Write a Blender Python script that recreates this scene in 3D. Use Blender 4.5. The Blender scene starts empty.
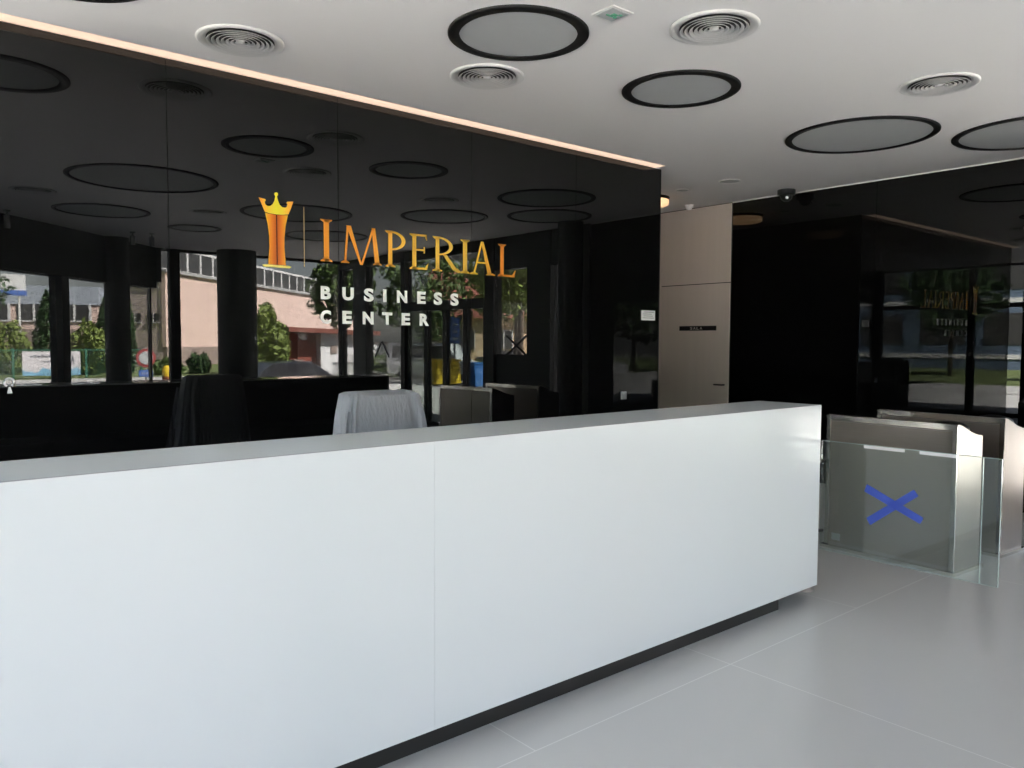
import bpy, math, random
from mathutils import Vector, Matrix
random.seed(7)
PI = math.pi
sc = bpy.context.scene
C = sc.collection

# ------------------------------------------------------------------ camera
cam_d = bpy.data.cameras.new('camera'); cam = bpy.data.objects.new('camera', cam_d); C.objects.link(cam)
YAW, PITCH, ROLL = math.radians(40.284), math.radians(3.0718), math.radians(0.2546)
f = Vector((math.sin(YAW)*math.cos(PITCH), math.cos(YAW)*math.cos(PITCH), -math.sin(PITCH)))
r = Vector((math.cos(YAW), -math.sin(YAW), 0)); u = r.cross(f)
r2 = r*math.cos(ROLL)+u*math.sin(ROLL); u2 = -r*math.sin(ROLL)+u*math.cos(ROLL)
EYE = 1.47
cam.matrix_world = Matrix(((r2.x, u2.x, -f.x, 0), (r2.y, u2.y, -f.y, 0), (r2.z, u2.z, -f.z, EYE), (0, 0, 0, 1)))
cam_d.sensor_width = 36; cam_d.lens = 36*791/1024; cam_d.clip_start = 0.03; cam_d.clip_end = 600
sc.camera = cam

# ------------------------------------------------------------------ sky, sun, exposure
w = bpy.data.worlds.new('world'); sc.world = w; w.use_nodes = True
wn = w.node_tree; wn.nodes.clear()
sky = wn.nodes.new('ShaderNodeTexSky'); sky.sky_type = 'NISHITA'; sky.sun_disc = False
sky.sun_elevation = math.radians(45); sky.sun_rotation = math.radians(35); sky.air_density = 1.0; sky.dust_density = 1.5
bg = wn.nodes.new('ShaderNodeBackground'); bg.inputs[1].default_value = .85
wo = wn.nodes.new('ShaderNodeOutputWorld')
hs = wn.nodes.new('ShaderNodeHueSaturation'); hs.inputs['Saturation'].default_value = .5   # hazy, half clouded sky
wn.links.new(sky.outputs[0], hs.inputs['Color']); wn.links.new(hs.outputs[0], bg.inputs[0]); wn.links.new(bg.outputs[0], wo.inputs[0])
sd = bpy.data.lights.new('sun', 'SUN'); sd.energy = 100; sd.angle = math.radians(0.6); sd.color = (1, .965, .91)
so = bpy.data.objects.new('sun', sd); C.objects.link(so)
so.rotation_euler = Vector((.46, .66, .80)).to_track_quat('Z', 'Y').to_euler()
sc.view_settings.view_transform = 'Standard'; sc.view_settings.look = 'None'
sc.view_settings.gamma = 1; sc.view_settings.use_curve_mapping = False
sc.view_settings.exposure = 0.20
sc.cycles.max_bounces = 9; sc.cycles.diffuse_bounces = 5; sc.cycles.glossy_bounces = 5
sc.cycles.transparent_max_bounces = 24; sc.cycles.caustics_reflective = False; sc.cycles.caustics_refractive = False
sc.cycles.sample_clamp_indirect = 12; sc.cycles.use_denoising = True

# sampling portals for the daylight that comes in through the glazed walls
def portal(loc, nrm, sx, sy):
    d = bpy.data.lights.new('window_portal', 'AREA'); d.shape = 'RECTANGLE'; d.size = sx; d.size_y = sy
    d.cycles.is_portal = True
    o = bpy.data.objects.new('window_portal', d); C.objects.link(o); o.location = loc
    o.rotation_euler = Vector(nrm).to_track_quat('-Z', 'Y').to_euler()
portal((.96, -1.85, 1.25), (.7071, .7071, 0), 8.4, 2.3)
portal((6.0, -4.9, 1.5), (0, 1, 0), 3.6, 3.0)
portal((-2.05, 4.6, 1.5), (1, 0, 0), 6.6, 3.0)
portal((7.7, -1.6, 1.4), (-1, 0, 0), 6.2, 2.6)

# ------------------------------------------------------------------ materials
def mat(name, col, rough=.5, metal=0., spec=.5, ior=1.45, coat=0., noise=None, bump=None, emis=None):
    m = bpy.data.materials.new(name); m.use_nodes = True
    nt = m.node_tree; b = nt.nodes['Principled BSDF']
    b.inputs['Base Color'].default_value = (*col, 1); b.inputs['Roughness'].default_value = rough
    b.inputs['Metallic'].default_value = metal; b.inputs['IOR'].default_value = ior
    b.inputs['Specular IOR Level'].default_value = spec; b.inputs['Coat Weight'].default_value = coat
    if emis: b.inputs['Emission Color'].default_value = (*emis[:3], 1); b.inputs['Emission Strength'].default_value = emis[3]
    if noise or bump:
        tc = nt.nodes.new('ShaderNodeTexCoord')
    if noise:      # (scale, amount, (sx,sy,sz))
        mp = nt.nodes.new('ShaderNodeMapping'); mp.inputs['Scale'].default_value = noise[2] if len(noise) > 2 else (1, 1, 1)
        n = nt.nodes.new('ShaderNodeTexNoise'); n.inputs['Scale'].default_value = noise[0]; n.inputs['Detail'].default_value = 4
        mx = nt.nodes.new('ShaderNodeMix'); mx.data_type = 'RGBA'
        a = noise[1]
        mx.inputs[6].default_value = (*[max(0, c*(1-a)) for c in col], 1); mx.inputs[7].default_value = (*[min(1, c*(1+a)) for c in col], 1)
        nt.links.new(tc.outputs['Object'], mp.inputs[0]); nt.links.new(mp.outputs[0], n.inputs['Vector'])
        nt.links.new(n.outputs[0], mx.inputs[0]); nt.links.new(mx.outputs[2], b.inputs['Base Color'])
    if bump:       # (scale, strength, (sx,sy,sz))
        mp2 = nt.nodes.new('ShaderNodeMapping'); mp2.inputs['Scale'].default_value = bump[2] if len(bump) > 2 else (1, 1, 1)
        n2 = nt.nodes.new('ShaderNodeTexNoise'); n2.inputs['Scale'].default_value = bump[0]
        bp = nt.nodes.new('ShaderNodeBump'); bp.inputs['Strength'].default_value = bump[1]; bp.inputs['Distance'].default_value = .01
        nt.links.new(tc.outputs['Object'], mp2.inputs[0]); nt.links.new(mp2.outputs[0], n2.inputs['Vector'])
        nt.links.new(n2.outputs[0], bp.inputs['Height']); nt.links.new(bp.outputs[0], b.inputs['Normal'])
    return m

def glass_mat(name, tint, refl=1.0, ior=1.5, haze=None):
    m = bpy.data.materials.new(name); m.use_nodes = True; nt = m.node_tree; nt.nodes.clear()
    o = nt.nodes.new('ShaderNodeOutputMaterial'); t = nt.nodes.new('ShaderNodeBsdfTransparent'); g = nt.nodes.new('ShaderNodeBsdfGlossy')
    g.inputs['Roughness'].default_value = 0.0; t.inputs[0].default_value = (*tint, 1); g.inputs[0].default_value = (refl, refl, refl, 1)
    fr = nt.nodes.new('ShaderNodeFresnel'); mx = nt.nodes.new('ShaderNodeMixShader')
    ge = nt.nodes.new('ShaderNodeNewGeometry'); mr = nt.nodes.new('ShaderNodeMapRange')   # same index from both sides of the thin pane
    mr.inputs[3].default_value = ior; mr.inputs[4].default_value = 1/ior
    nt.links.new(ge.outputs['Backfacing'], mr.inputs[0]); nt.links.new(mr.outputs[0], fr.inputs[0])
    nt.links.new(fr.outputs[0], mx.inputs[0]); nt.links.new(t.outputs[0], mx.inputs[1]); nt.links.new(g.outputs[0], mx.inputs[2])
    last = mx
    if haze:
        d = nt.nodes.new('ShaderNodeBsdfDiffuse'); d.inputs[0].default_value = (*haze[:3], 1)
        m2 = nt.nodes.new('ShaderNodeMixShader'); m2.inputs[0].default_value = haze[3]
        nt.links.new(mx.outputs[0], m2.inputs[1]); nt.links.new(d.outputs[0], m2.inputs[2]); last = m2
    nt.links.new(last.outputs[0], o.inputs[0])
    return m

def ramp_mat(name, axis, x0, x1, stops, rough=.35, absx=None):
    """printed colour gradient along an axis of the sign itself"""
    m = bpy.data.materials.new(name); m.use_nodes = True; nt = m.node_tree; b = nt.nodes['Principled BSDF']
    tc = nt.nodes.new('ShaderNodeTexCoord'); sp = nt.nodes.new('ShaderNodeSeparateXYZ'); mr = nt.nodes.new('ShaderNodeMapRange'); cr = nt.nodes.new('ShaderNodeValToRGB')
    nt.links.new(tc.outputs['Object'], sp.inputs[0]); src = sp.outputs[axis]
    if absx is not None:
        s = nt.nodes.new('ShaderNodeMath'); s.operation = 'SUBTRACT'; s.inputs[1].default_value = absx
        a = nt.nodes.new('ShaderNodeMath'); a.operation = 'ABSOLUTE'
        nt.links.new(src, s.inputs[0]); nt.links.new(s.outputs[0], a.inputs[0]); src = a.outputs[0]
    nt.links.new(src, mr.inputs[0]); mr.inputs[1].default_value = x0; mr.inputs[2].default_value = x1
    nt.links.new(mr.outputs[0], cr.inputs[0])
    el = cr.color_ramp.elements
    while len(el) > 1: el.remove(el[-1])
    el[0].position = stops[0][0]; el[0].color = (*stops[0][1], 1)
    for p, c in stops[1:]:
        e = el.new(p); e.color = (*c, 1)
    nt.links.new(cr.outputs[0], b.inputs['Base Color']); b.inputs['Roughness'].default_value = rough
    b.inputs['Specular IOR Level'].default_value = .3
    return m

def srgb(r, g, b):
    return tuple(((c/255)/12.92 if c/255 <= .04045 else ((c/255+.055)/1.055)**2.4) for c in (r, g, b))

M = {}
M['ceiling'] = mat('ceiling_paint', (.86, .835, .82), .9, noise=(1.3, .015))
M['black_glass'] = mat('black_lacquered_glass', (.0035, .0035, .0035), 0.0, ior=1.50)
M['black_edge'] = mat('black_edge', (.01, .01, .01), .4)
M['white_glass'] = mat('white_lacquered_glass', (.64, .66, .675), .12, ior=1.5, spec=.10)
M['desk_top'] = mat('white_desk_top_glass', (.92, .97, .97), .03, ior=1.45, spec=.2)
M['black_panel'] = mat('black_panel', (.006, .006, .007), .5)
M['plinth'] = mat('black_plinth', (.015, .014, .014), .45)
M['door'] = mat('beige_laminate', (.66, .57, .51), .42, noise=(2.0, .05, (6, 6, .4)))
M['door_gap'] = mat('dark_gap', (.03, .025, .02), .7)
M['steel'] = mat('brushed_steel', (.40, .365, .34), .30, metal=1, noise=(6, .08, (30, 30, .5)))
M['steel_side'] = mat('brushed_steel_side', (.37, .325, .29), .34, metal=1, noise=(5, .08, (1, 1, 25)))
M['steel_edge'] = mat('polished_steel', (.72, .70, .66), .2, metal=1)
M['ring_black'] = mat('black_lamp_ring', (.006, .0055, .005), .6)
M['lamp_cloth'] = mat('grey_lamp_membrane', (.47, .48, .48), .65, noise=(1.5, .05))
M['vent_white'] = mat('white_vent_enamel', (.75, .73, .71), .35)
M['vent_dark'] = mat('vent_throat', (.05, .045, .045), .8)
M['dark_metal'] = mat('dark_anodised_frame', (.008, .009, .010), .5)
M['dark_paint'] = mat('dark_painted_wall', (.010, .011, .012), .7)
M['column_grey'] = mat('dark_grey_column_render', (.035, .04, .042), .6, noise=(3, .1))
M['pane'] = glass_mat('window_pane_glass', (.965, .965, .965))
M['pane_tint'] = glass_mat('door_pane_glass_tinted', (.70, .74, .72))
M['flap_glass'] = glass_mat('flap_glass', (.90, .935, .92), haze=(.6, .68, .66, .035))
M['flap_edge'] = mat('glass_edge', (.42, .50, .48), .15)
M['led'] = mat('warm_led_diffuser', (.5, .4, .3), .6, emis=(1.0, .72, .54, .82))
M['warm_lamp'] = mat('warm_lamp_diffuser', (.9, .7, .5), .6, emis=(1.0, .60, .30, .95))
M['letters_white'] = mat('white_letter_vinyl', (.86, .87, .83), .5)
M['gold'] = ramp_mat('gold_print', 0, .30, 1.98, [(0, srgb(236, 150, 40)), (.22, srgb(244, 160, 50)), (.36, srgb(240, 184, 62)), (.60, srgb(236, 190, 74)), (.78, srgb(232, 185, 60)), (.9, srgb(238, 140, 42)), (1, srgb(226, 150, 48))])
M['crown'] = ramp_mat('gold_crown_print', 0, 0, .11, [(0, srgb(238, 225, 50)), (.35, srgb(240, 214, 56)), (.75, srgb(244, 176, 48)), (1, srgb(236, 150, 44))], absx=0)
M['rook'] = ramp_mat('gold_rook_print', 0, 0, .075, [(0, srgb(120, 40, 8)), (.10, srgb(196, 92, 14)), (.45, srgb(226, 128, 22)), (.85, srgb(238, 170, 30)), (1, srgb(240, 205, 50))], absx=0)
M['pale_gold'] = mat('pale_gold_print', srgb(235, 220, 110), .4)
M['line_gold'] = mat('fine_gold_line', srgb(190, 160, 110), .4)
M['tape'] = glass_mat('blue_tape', (.45, .5, .9), haze=(.10, .17, .70, .58))
M['tape_dark'] = mat('dark_tape', (.02, .025, .05), .6)
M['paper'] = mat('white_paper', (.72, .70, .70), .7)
M['paper_ink'] = mat('grey_ink', (.2, .2, .2), .7)
M['grey_plastic'] = mat('grey_plastic', (.35, .35, .35), .5)
M['black_plastic'] = mat('black_plastic', (.012, .012, .012), .35)
M['green_print'] = mat('green_print', (.10, .38, .22), .5)
M['sign_black'] = mat('black_sign_plate', (.01, .008, .007), .5)
M['sign_text'] = mat('sign_lettering', (.55, .5, .45), .5)
M['silver'] = mat('silver_foil', (.75, .75, .78), .3, metal=.6)
# exterior
M['asphalt'] = mat('asphalt', (.20, .195, .19), .95, noise=(.6, .12))
M['paving'] = mat('pale_concrete_paving', (.46, .455, .44), .9, noise=(.9, .08))
M['grass'] = mat('grass', (.115, .15, .05), .95, noise=(1.5, .4))
M['leaf_a'] = mat('leaf_mid_green', (.075, .125, .028), .7, noise=(1.0, .55))
M['leaf_b'] = mat('leaf_yellow_green', (.16, .21, .045), .7, noise=(1.0, .5))
M['leaf_c'] = mat('leaf_dark_green', (.035, .075, .022), .7, noise=(1.0, .5))
M['bark'] = mat('bark', (.10, .075, .055), .9)
M['pink'] = mat('pink_render', (.66, .49, .43), .9, noise=(.35, .06))
M['pink_shaded'] = mat('shaded_pink_render', (.62, .50, .47), .9, noise=(.7, .1))  # pink building's end wall, its shade put into this greyer colour
M['stone'] = mat('rough_stone_plinth', (.27, .21, .185), .95, noise=(1.8, .3))
M['white_frame'] = mat('white_window_frame', (.62, .62, .62), .6)
M['dark_pane'] = mat('dark_outside_pane', (.05, .05, .05), .15)
M['pale_band'] = mat('pale_blue_cladding', (.36, .40, .46), .7)
M['blue_paint'] = mat('blue_paint', (.05, .12, .38), .6)
M['green_paint'] = mat('green_fence_paint', (.03, .13, .085), .6)
M['rust'] = mat('red_brown_paint', (.21, .055, .035), .8, noise=(2, .1))
M['rust_roof'] = mat('red_roofing', (.22, .075, .055), .85)
M['whitewash'] = mat('whitewashed_wall', (.72, .72, .72), .9, noise=(1.5, .12))
M['orange_wall'] = mat('pale_orange_render', (.68, .48, .32), .9, noise=(.5, .06))
M['red_tile'] = mat('red_roof_tile', (.24, .08, .06), .9, noise=(3, .2))
M['banner'] = mat('banner_sheet', (.56, .54, .55), .8)
M['wave'] = mat('banner_blue', (.16, .34, .46), .8)
M['ink'] = mat('banner_ink', (.04, .05, .07), .8)
M['red_sign'] = mat('red_sign_enamel', (.30, .05, .05), .5)
M['blue_grey'] = mat('blue_grey_cladding', (.10, .14, .20), .5)
M['sign_face'] = mat('pale_sign_face', (.45, .47, .47), .5)
M['yellow'] = mat('yellow_paint', (.72, .50, .03), .5)
M['blue_bin'] = mat('blue_plastic', (.03, .14, .42), .5)
M['orange'] = mat('orange_plate', (.50, .12, .04), .6)
M['car_dark'] = mat('dark_car_paint', (.03, .035, .045), .25, coat=.5)
M['car_white'] = mat('white_car_paint', (.55, .56, .58), .3, coat=.4)
M['car_glass'] = mat('car_glass', (.02, .02, .025), .1)
M['tyre'] = mat('tyre_rubber', (.02, .02, .02), .8)
# floor: large porcelain tiles with thin joints
def floor_mat():
    m = bpy.data.materials.new('porcelain_floor_tiles'); m.use_nodes = True; nt = m.node_tree; b = nt.nodes['Principled BSDF']
    tc = nt.nodes.new('ShaderNodeTexCoord'); sp = nt.nodes.new('ShaderNodeSeparateXYZ'); nt.links.new(tc.outputs['Object'], sp.inputs[0])
    def joint(out, off, per):
        a = nt.nodes.new('ShaderNodeMath'); a.operation = 'SUBTRACT'; a.inputs[1].default_value = off
        p = nt.nodes.new('ShaderNodeMath'); p.operation = 'PINGPONG'; p.inputs[1].default_value = per/2
        l = nt.nodes.new('ShaderNodeMath'); l.operation = 'LESS_THAN'; l.inputs[1].default_value = .0024
        nt.links.new(out, a.inputs[0]); nt.links.new(a.outputs[0], p.inputs[0]); nt.links.new(p.outputs[0], l.inputs[0]); return l.outputs[0]
    j1 = joint(sp.outputs[0], 3.06, 1.2); j2 = joint(sp.outputs[0], 3.06, 2.4)     # half width tiles towards the back wall
    gt_ = nt.nodes.new('ShaderNodeMath'); gt_.operation = 'GREATER_THAN'; gt_.inputs[1].default_value = 2.055; nt.links.new(sp.outputs[1], gt_.inputs[0])
    mu = nt.nodes.new('ShaderNodeMath'); mu.operation = 'MULTIPLY'; nt.links.new(j1, mu.inputs[0]); nt.links.new(gt_.outputs[0], mu.inputs[1])
    mm = nt.nodes.new('ShaderNodeMath'); mm.operation = 'MAXIMUM'; nt.links.new(mu.outputs[0], mm.inputs[0]); nt.links.new(j2, mm.inputs[1])
    jx = mm.outputs[0]; jy = joint(sp.outputs[1], 2.055, 2.4)
    mx = nt.nodes.new('ShaderNodeMath'); mx.operation = 'MAXIMUM'; nt.links.new(jx, mx.inputs[0]); nt.links.new(jy, mx.inputs[1])
    n = nt.nodes.new('ShaderNodeTexNoise'); n.inputs['Scale'].default_value = 1.2
    c1 = nt.nodes.new('ShaderNodeMix'); c1.data_type = 'RGBA'; c1.inputs[6].default_value = (.56, .555, .545, 1); c1.inputs[7].default_value = (.60, .595, .585, 1)
    nt.links.new(n.outputs[0], c1.inputs[0])
    c2 = nt.nodes.new('ShaderNodeMix'); c2.data_type = 'RGBA'; c2.inputs[7].default_value = (.72, .72, .70, 1)
    nt.links.new(mx.outputs[0], c2.inputs[0]); nt.links.new(c1.outputs[2], c2.inputs[6]); nt.links.new(c2.outputs[2], b.inputs['Base Color'])
    b.inputs['Roughness'].default_value = .24; b.inputs['IOR'].default_value = 1.5
    return m
M['floor'] = floor_mat()

# ------------------------------------------------------------------ mesh helpers
class MB:
    def __init__(s): s.v = []; s.f = []; s.sm = []
    def add(s, vs, fs, smooth=False):
        n = len(s.v); s.v += [tuple(p) for p in vs]; s.f += [tuple(i+n for i in q) for q in fs]; s.sm += [smooth]*len(fs)
        return s
    def box(s, x0, x1, y0, y1, z0, z1, m=None):
        vs = [Vector(p) for p in ((x0, y0, z0), (x1, y0, z0), (x1, y1, z0), (x0, y1, z0), (x0, y0, z1), (x1, y0, z1), (x1, y1, z1), (x0, y1, z1))]
        if m: vs = [m @ p for p in vs]
        return s.add(vs, [(0, 3, 2, 1), (4, 5, 6, 7), (0, 1, 5, 4), (1, 2, 6, 5), (2, 3, 7, 6), (3, 0, 4, 7)])
    def bbox(s, x0, x1, y0, y1, z0, z1, b=.01):
        """box with chamfered vertical and top edges"""
        p = [(x0+b, y0), (x1-b, y0), (x1, y0+b), (x1, y1-b), (x1-b, y1), (x0+b, y1), (x0, y1-b), (x0, y0+b)]
        q = [(x0+2*b, y0+b), (x1-2*b, y0+b), (x1-b, y0+2*b), (x1-b, y1-2*b), (x1-2*b, y1-b), (x0+2*b, y1-b), (x0+b, y1-2*b), (x0+b, y0+2*b)]
        vs = [(a, c, z0) for a, c in p]+[(a, c, z1-b) for a, c in p]+[(a, c, z1) for a, c in q]
        fs = [tuple(reversed(range(8))), tuple(range(16, 24))]
        for k in range(8):
            j = (k+1) % 8; fs += [(k, j, 8+j, 8+k), (8+k, 8+j, 16+j, 16+k)]
        return s.add(vs, fs)
    def prism(s, poly, a, b, ax='z'):
        """poly extruded along an axis; for ax y the poly is (x,z), for ax x it is (y,z)"""
        n = len(poly)
        def P(p, t): return (p[0], p[1], t) if ax == 'z' else ((p[0], t, p[1]) if ax == 'y' else (t, p[0], p[1]))
        ar = sum(poly[i][0]*poly[(i+1) % n][1]-poly[(i+1) % n][0]*poly[i][1] for i in range(n))
        if (ar < 0) != (ax == 'y'): poly = list(reversed(poly))
        vs = [P(p, a) for p in poly]+[P(p, b) for p in poly]
        fs = [tuple(reversed(range(n))), tuple(range(n, 2*n))]+[(k, (k+1) % n, n+(k+1) % n, n+k) for k in range(n)]
        return s.add(vs, fs)
    def tube(s, pts, rad, n=12, cap=True, smooth=True):
        pts = [Vector(p) for p in pts]; rs = rad if isinstance(rad, (list, tuple)) else [rad]*len(pts)
        vs = []
        for i, p in enumerate(pts):
            d = (pts[min(i+1, len(pts)-1)]-pts[max(i-1, 0)]).normalized()
            a = d.cross(Vector((0, 0, 1)) if abs(d.z) < .9 else Vector((1, 0, 0))).normalized(); b = d.cross(a)
            vs += [p+(a*math.cos(2*PI*k/n)+b*math.sin(2*PI*k/n))*rs[i] for k in range(n)]
        fs = [(i*n+k, i*n+(k+1) % n, (i+1)*n+(k+1) % n, (i+1)*n+k) for i in range(len(pts)-1) for k in range(n)]
        s.add(vs, fs, smooth)
        if cap:
            m = len(s.v)-len(vs)
            s.f += [tuple(m+k for k in reversed(range(n))), tuple(m+(len(pts)-1)*n+k for k in range(n))]; s.sm += [False, False]
        return s
    def lathe(s, prof, n=48, c=(0, 0, 0), closed=False, smooth=True):
        vs = [(c[0]+r_*math.cos(2*PI*k/n), c[1]+r_*math.sin(2*PI*k/n), c[2]+z) for r_, z in prof for k in range(n)]
        m = len(prof); rng = m if closed else m-1
        fs = [(i*n+k, i*n+(k+1) % n, ((i+1) % m)*n+(k+1) % n, ((i+1) % m)*n+k) for i in range(rng) for k in range(n)]
        return s.add(vs, fs, smooth)
    def ball(s, c, rx, ry, rz, n=16, m=10):
        vs = [(c[0]+rx*math.sin(PI*i/m)*math.cos(2*PI*k/n), c[1]+ry*math.sin(PI*i/m)*math.sin(2*PI*k/n), c[2]+rz*math.cos(PI*i/m)) for i in range(m+1) for k in range(n)]
        fs = [(i*n+k, (i+1)*n+k, (i+1)*n+(k+1) % n, i*n+(k+1) % n) for i in range(m) for k in range(n)]
        return s.add(vs, fs, True)
    def build(s, name, m, parent=None, **tags):
        me = bpy.data.meshes.new(name); me.from_pydata(s.v, [], s.f)
        me.polygons.foreach_set('use_smooth', s.sm)
        me.materials.append(M[m] if isinstance(m, str) else m)
        o = bpy.data.objects.new(name, me); C.objects.link(o)
        if parent: o.parent = parent
        for k, v in tags.items(): o[k] = v
        return o

def thing(name, label, cat, loc=(0, 0, 0), rz=0, group=None):
    o = bpy.data.objects.new(name, None); C.objects.link(o); o.location = loc; o.rotation_euler = (0, 0, rz); o.empty_display_size = .2
    o['label'] = label; o['category'] = cat
    if group: o['group'] = group
    return o
def tag(o, label, cat, group=None):
    o['label'] = label; o['category'] = cat
    if group: o['group'] = group
    return o
def struct(name, mb, m, parent=None):
    o = mb.build(name, m, parent)
    if not parent: o['kind'] = 'structure'
    return o
def sempty(name, loc=(0, 0, 0), rz=0):
    o = bpy.data.objects.new(name, None); C.objects.link(o); o.location = loc; o.rotation_euler = (0, 0, rz); o['kind'] = 'structure'; return o
def dup(root, label=None, group=None, loc=None, rz=None):
    q = root.copy(); C.objects.link(q)
    if label: q['label'] = label
    if group: q['group'] = group
    if loc: q.location = loc
    if rz is not None: q.rotation_euler = (0, 0, rz)
    for ch in root.children:
        c = ch.copy(); C.objects.link(c); c.parent = q
        for g in ch.children:
            d = g.copy(); C.objects.link(d); d.parent = c
    return q

# ------------------------------------------------------------------ room shell
H = 3.07; YW = 4.784; XR = 7.81; XL = -2.2; YB = 8.0; YF = -5.07; XO = 4.12; YO = 1.25
foot = [(XR, YF), (XR, YB), (XL, YB), (XL, YO), (XO, YF)]
struct('floor', MB().prism(foot, -.3, 0), 'floor')
cb = MB()
cb.prism([(XR, YF), (XR, 4.66), (XL, 4.66), (XL, YO), (XO, YF)], H, H+.3)
cb.box(XL, .62, 4.66, YB, H, H+.3); cb.box(5.77, XR, 4.66, YB, H, H+.3)
cb.box(.62, 5.77, 4.66, YB, H+.06, H+.3)
struct('ceiling', cb, 'ceiling')
# unseen roof slab, with a wide overhang added to keep the sun out
struct('roof_sun_block', MB().prism([(XR+3.4, YF-.5), (XR+3.4, YB+2), (XL-.7, YB+2), (XL-.7, YO-.4), (XO-.2, YF-.5)], H+.3, H+.9), 'dark_paint')
struct('trim_1', MB().box(.62, 5.77, 4.662, 4.783, H+.003, H+.02), 'led')     # warm light line in the ceiling slot
# core with the black glass front: four glass panels with fine joints
cw = MB()
for a, b in ((.595, 1.4585), (1.4615, 2.5385), (2.5415, 3.6485), (3.6515, 4.7485), (4.7515, 5.85)):
    cw.box(a, b, YW, YW+.01, 0, H)
struct('wall_back', cw, 'black_glass')
struct('wall_core', MB().box(.625, 5.845, YW+.012, YB, 0, H), 'black_edge')
struct('wall_core_right', MB().box(5.846, 5.856, YW+.012, YB, 0, H), 'black_glass')
struct('trim_2', MB().box(5.850, 5.858, YW-.002, YW+.012, 0, H), 'black_edge')
struct('wall_rear', MB().box(XL, XR, YB, YB+.2, 0, H), 'dark_paint')
# right wall: black glass, then the door to the meeting room, black again
rw = MB()
for a, b in ((2.0, 3.68), (3.684, 5.335), (6.42, 8.0)):
    rw.box(XR, XR+.012, a, b, 0, H-.012)
struct('wall_right', rw, 'black_glass')
struct('wall_right_core', MB().box(XR+.014, XR+.3, 2.0, 8.0, 0, H), 'dark_paint')
struct('trim_3', MB().box(XR-.004, XR+.012, 2.0, 5.335, H-.012, H), 'vent_white')
dr = sempty('door_1', (XR-.015, 5.335, 0))
MB().box(0, .03, .006, 1.0, .01, 2.155).build('leaf', 'door', dr)
MB().box(0, .03, .006, 1.0, 2.165, H-.012).build('top_panel', 'door', dr)
MB().box(0, .03, 1.006, 1.085, .01, H-.012).build('side_panel', 'door', dr)
MB().box(.012, .029, 0, 1.085, 0, H).build('frame', 'door_gap', dr)
hd = MB().tube([(.0, .06, .98), (-.045, .06, .98)], .009, 10); hd.tube([(-.045, .055, .98), (-.05, .17, .98)], .009, 10)
hd.build('handle', 'sign_black', dr)

# ------------------------------------------------------------------ glazed walls
def panes(root, spans, z0, z1, m='pane', t=.012):
    for a, b in spans:
        MB().box(a, b, -t/2, t/2, z0, z1).build('pane', m, root)
# main facade (runs along x at y=YF); local x = world x
wf = sempty('window_1', (0, YF, 0))
fm = MB()
for a, b in ((4.105, 4.13), (4.45, 4.62), (7.79, 7.82), (5.5, 5.6)): fm.box(a, b, -.08, .08, 0, H)
fm.box(4.12, 7.81, -.06, .06, 0, .08); fm.box(4.12, 7.81, -.06, .06, H-.045, H)
fm.box(4.12, 4.30, -.06, .10, 2.48, H)
fm.build('frame', 'dark_metal', wf)
panes(wf, [(4.13, 4.45), (4.62, 5.5), (5.6, 7.79)], .08, H-.045)
# oblique facade from (4.12,-5.07) to (-2.2,1.25); local x runs along it
L = math.hypot(XO-XL, YO-YF)
wo_ = sempty('window_2', (XO, YF, 0), math.radians(135))
fm = MB(); posts = [2.33, 4.5, 6.6, L-.12]
for a in posts: fm.box(a, a+.16, -.1, .1, 0, 2.37)
fm.box(0, L, -.06, .06, 0, .08)
fm.build('frame', 'dark_metal', wo_)
MB().box(0, L, -.14, .14, 2.37, H).build('header', 'dark_paint', wo_)
panes(wo_, [(.02, 2.33), (2.49, 4.5), (4.66, 6.6), (6.76, L-.12)], .08, 2.37)
# left facade
wl = sempty('window_3', (XL, YO, 0), math.radians(90))
fm = MB()
for a, b in ((0, .12), (1.9, 2.02), (3.15, 4.17), (5.3, 5.42), (6.6, 6.72)): fm.box(a, b, -.07, .07, 0, H)
fm.box(0, 6.75, -.05, .05, 0, .08); fm.box(0, 6.75, -.05, .05, 2.2, 2.28); fm.box(0, 6.75, -.05, .05, H-.05, H)
fm.build('frame', 'dark_metal', wl)
panes(wl, [(.12, 1.9), (2.02, 3.15), (4.17, 5.3), (5.42, 6.6)], .08, 2.2); panes(wl, [(.12, 1.9), (2.02, 3.15), (4.17, 5.3), (5.42, 6.6)], 2.28, H-.05)
# right glazed wall, y from -5.07 to 2.0 ; local x = world y
wr = sempty('window_4', (XR+.05, 0, 0), math.radians(90))
fm = MB()
for a, b in ((-5.07, -5.04), (-4.5, -4.0), (-2.75, -2.62), (-.30, -.06), (.72, 1.23), (1.44, 2.0)): fm.box(a, b, -.08, .08, 0, H)
fm.box(-5.07, 2.0, -.07, .07, 2.90, H); fm.box(-.06, 2.0, -.07, .07, 2.57, 2.90); fm.box(-5.07, -2.6, -.06, .06, 0, .1); fm.box(-.06, 1.44, -.06, .06, 0, .1)
fm.build('frame', 'dark_metal', wr)
panes(wr, [(-5.04, -4.5), (-4.0, -2.75)], .1, 2.9); panes(wr, [(-.06, .72), (1.23, 1.44)], .1, 2.57); panes(wr, [(-2.62, -.30)], 2.16, 2.9)
MB().box(-.06, .72, -.03, .03, .72, 1.27).build('lower_panel', 'column_grey', wr)
tb = MB()
for sgn in (1, -1): tb.box(-.28, .28, -.006, .006, -.016, .016, Matrix.Translation((.42, .02, 1.41)) @ Matrix.Rotation(sgn*math.radians(32.5), 4, 'Y'))
tb.build('tape_cross', 'tape_dark', wr)
tb = MB()
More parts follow.
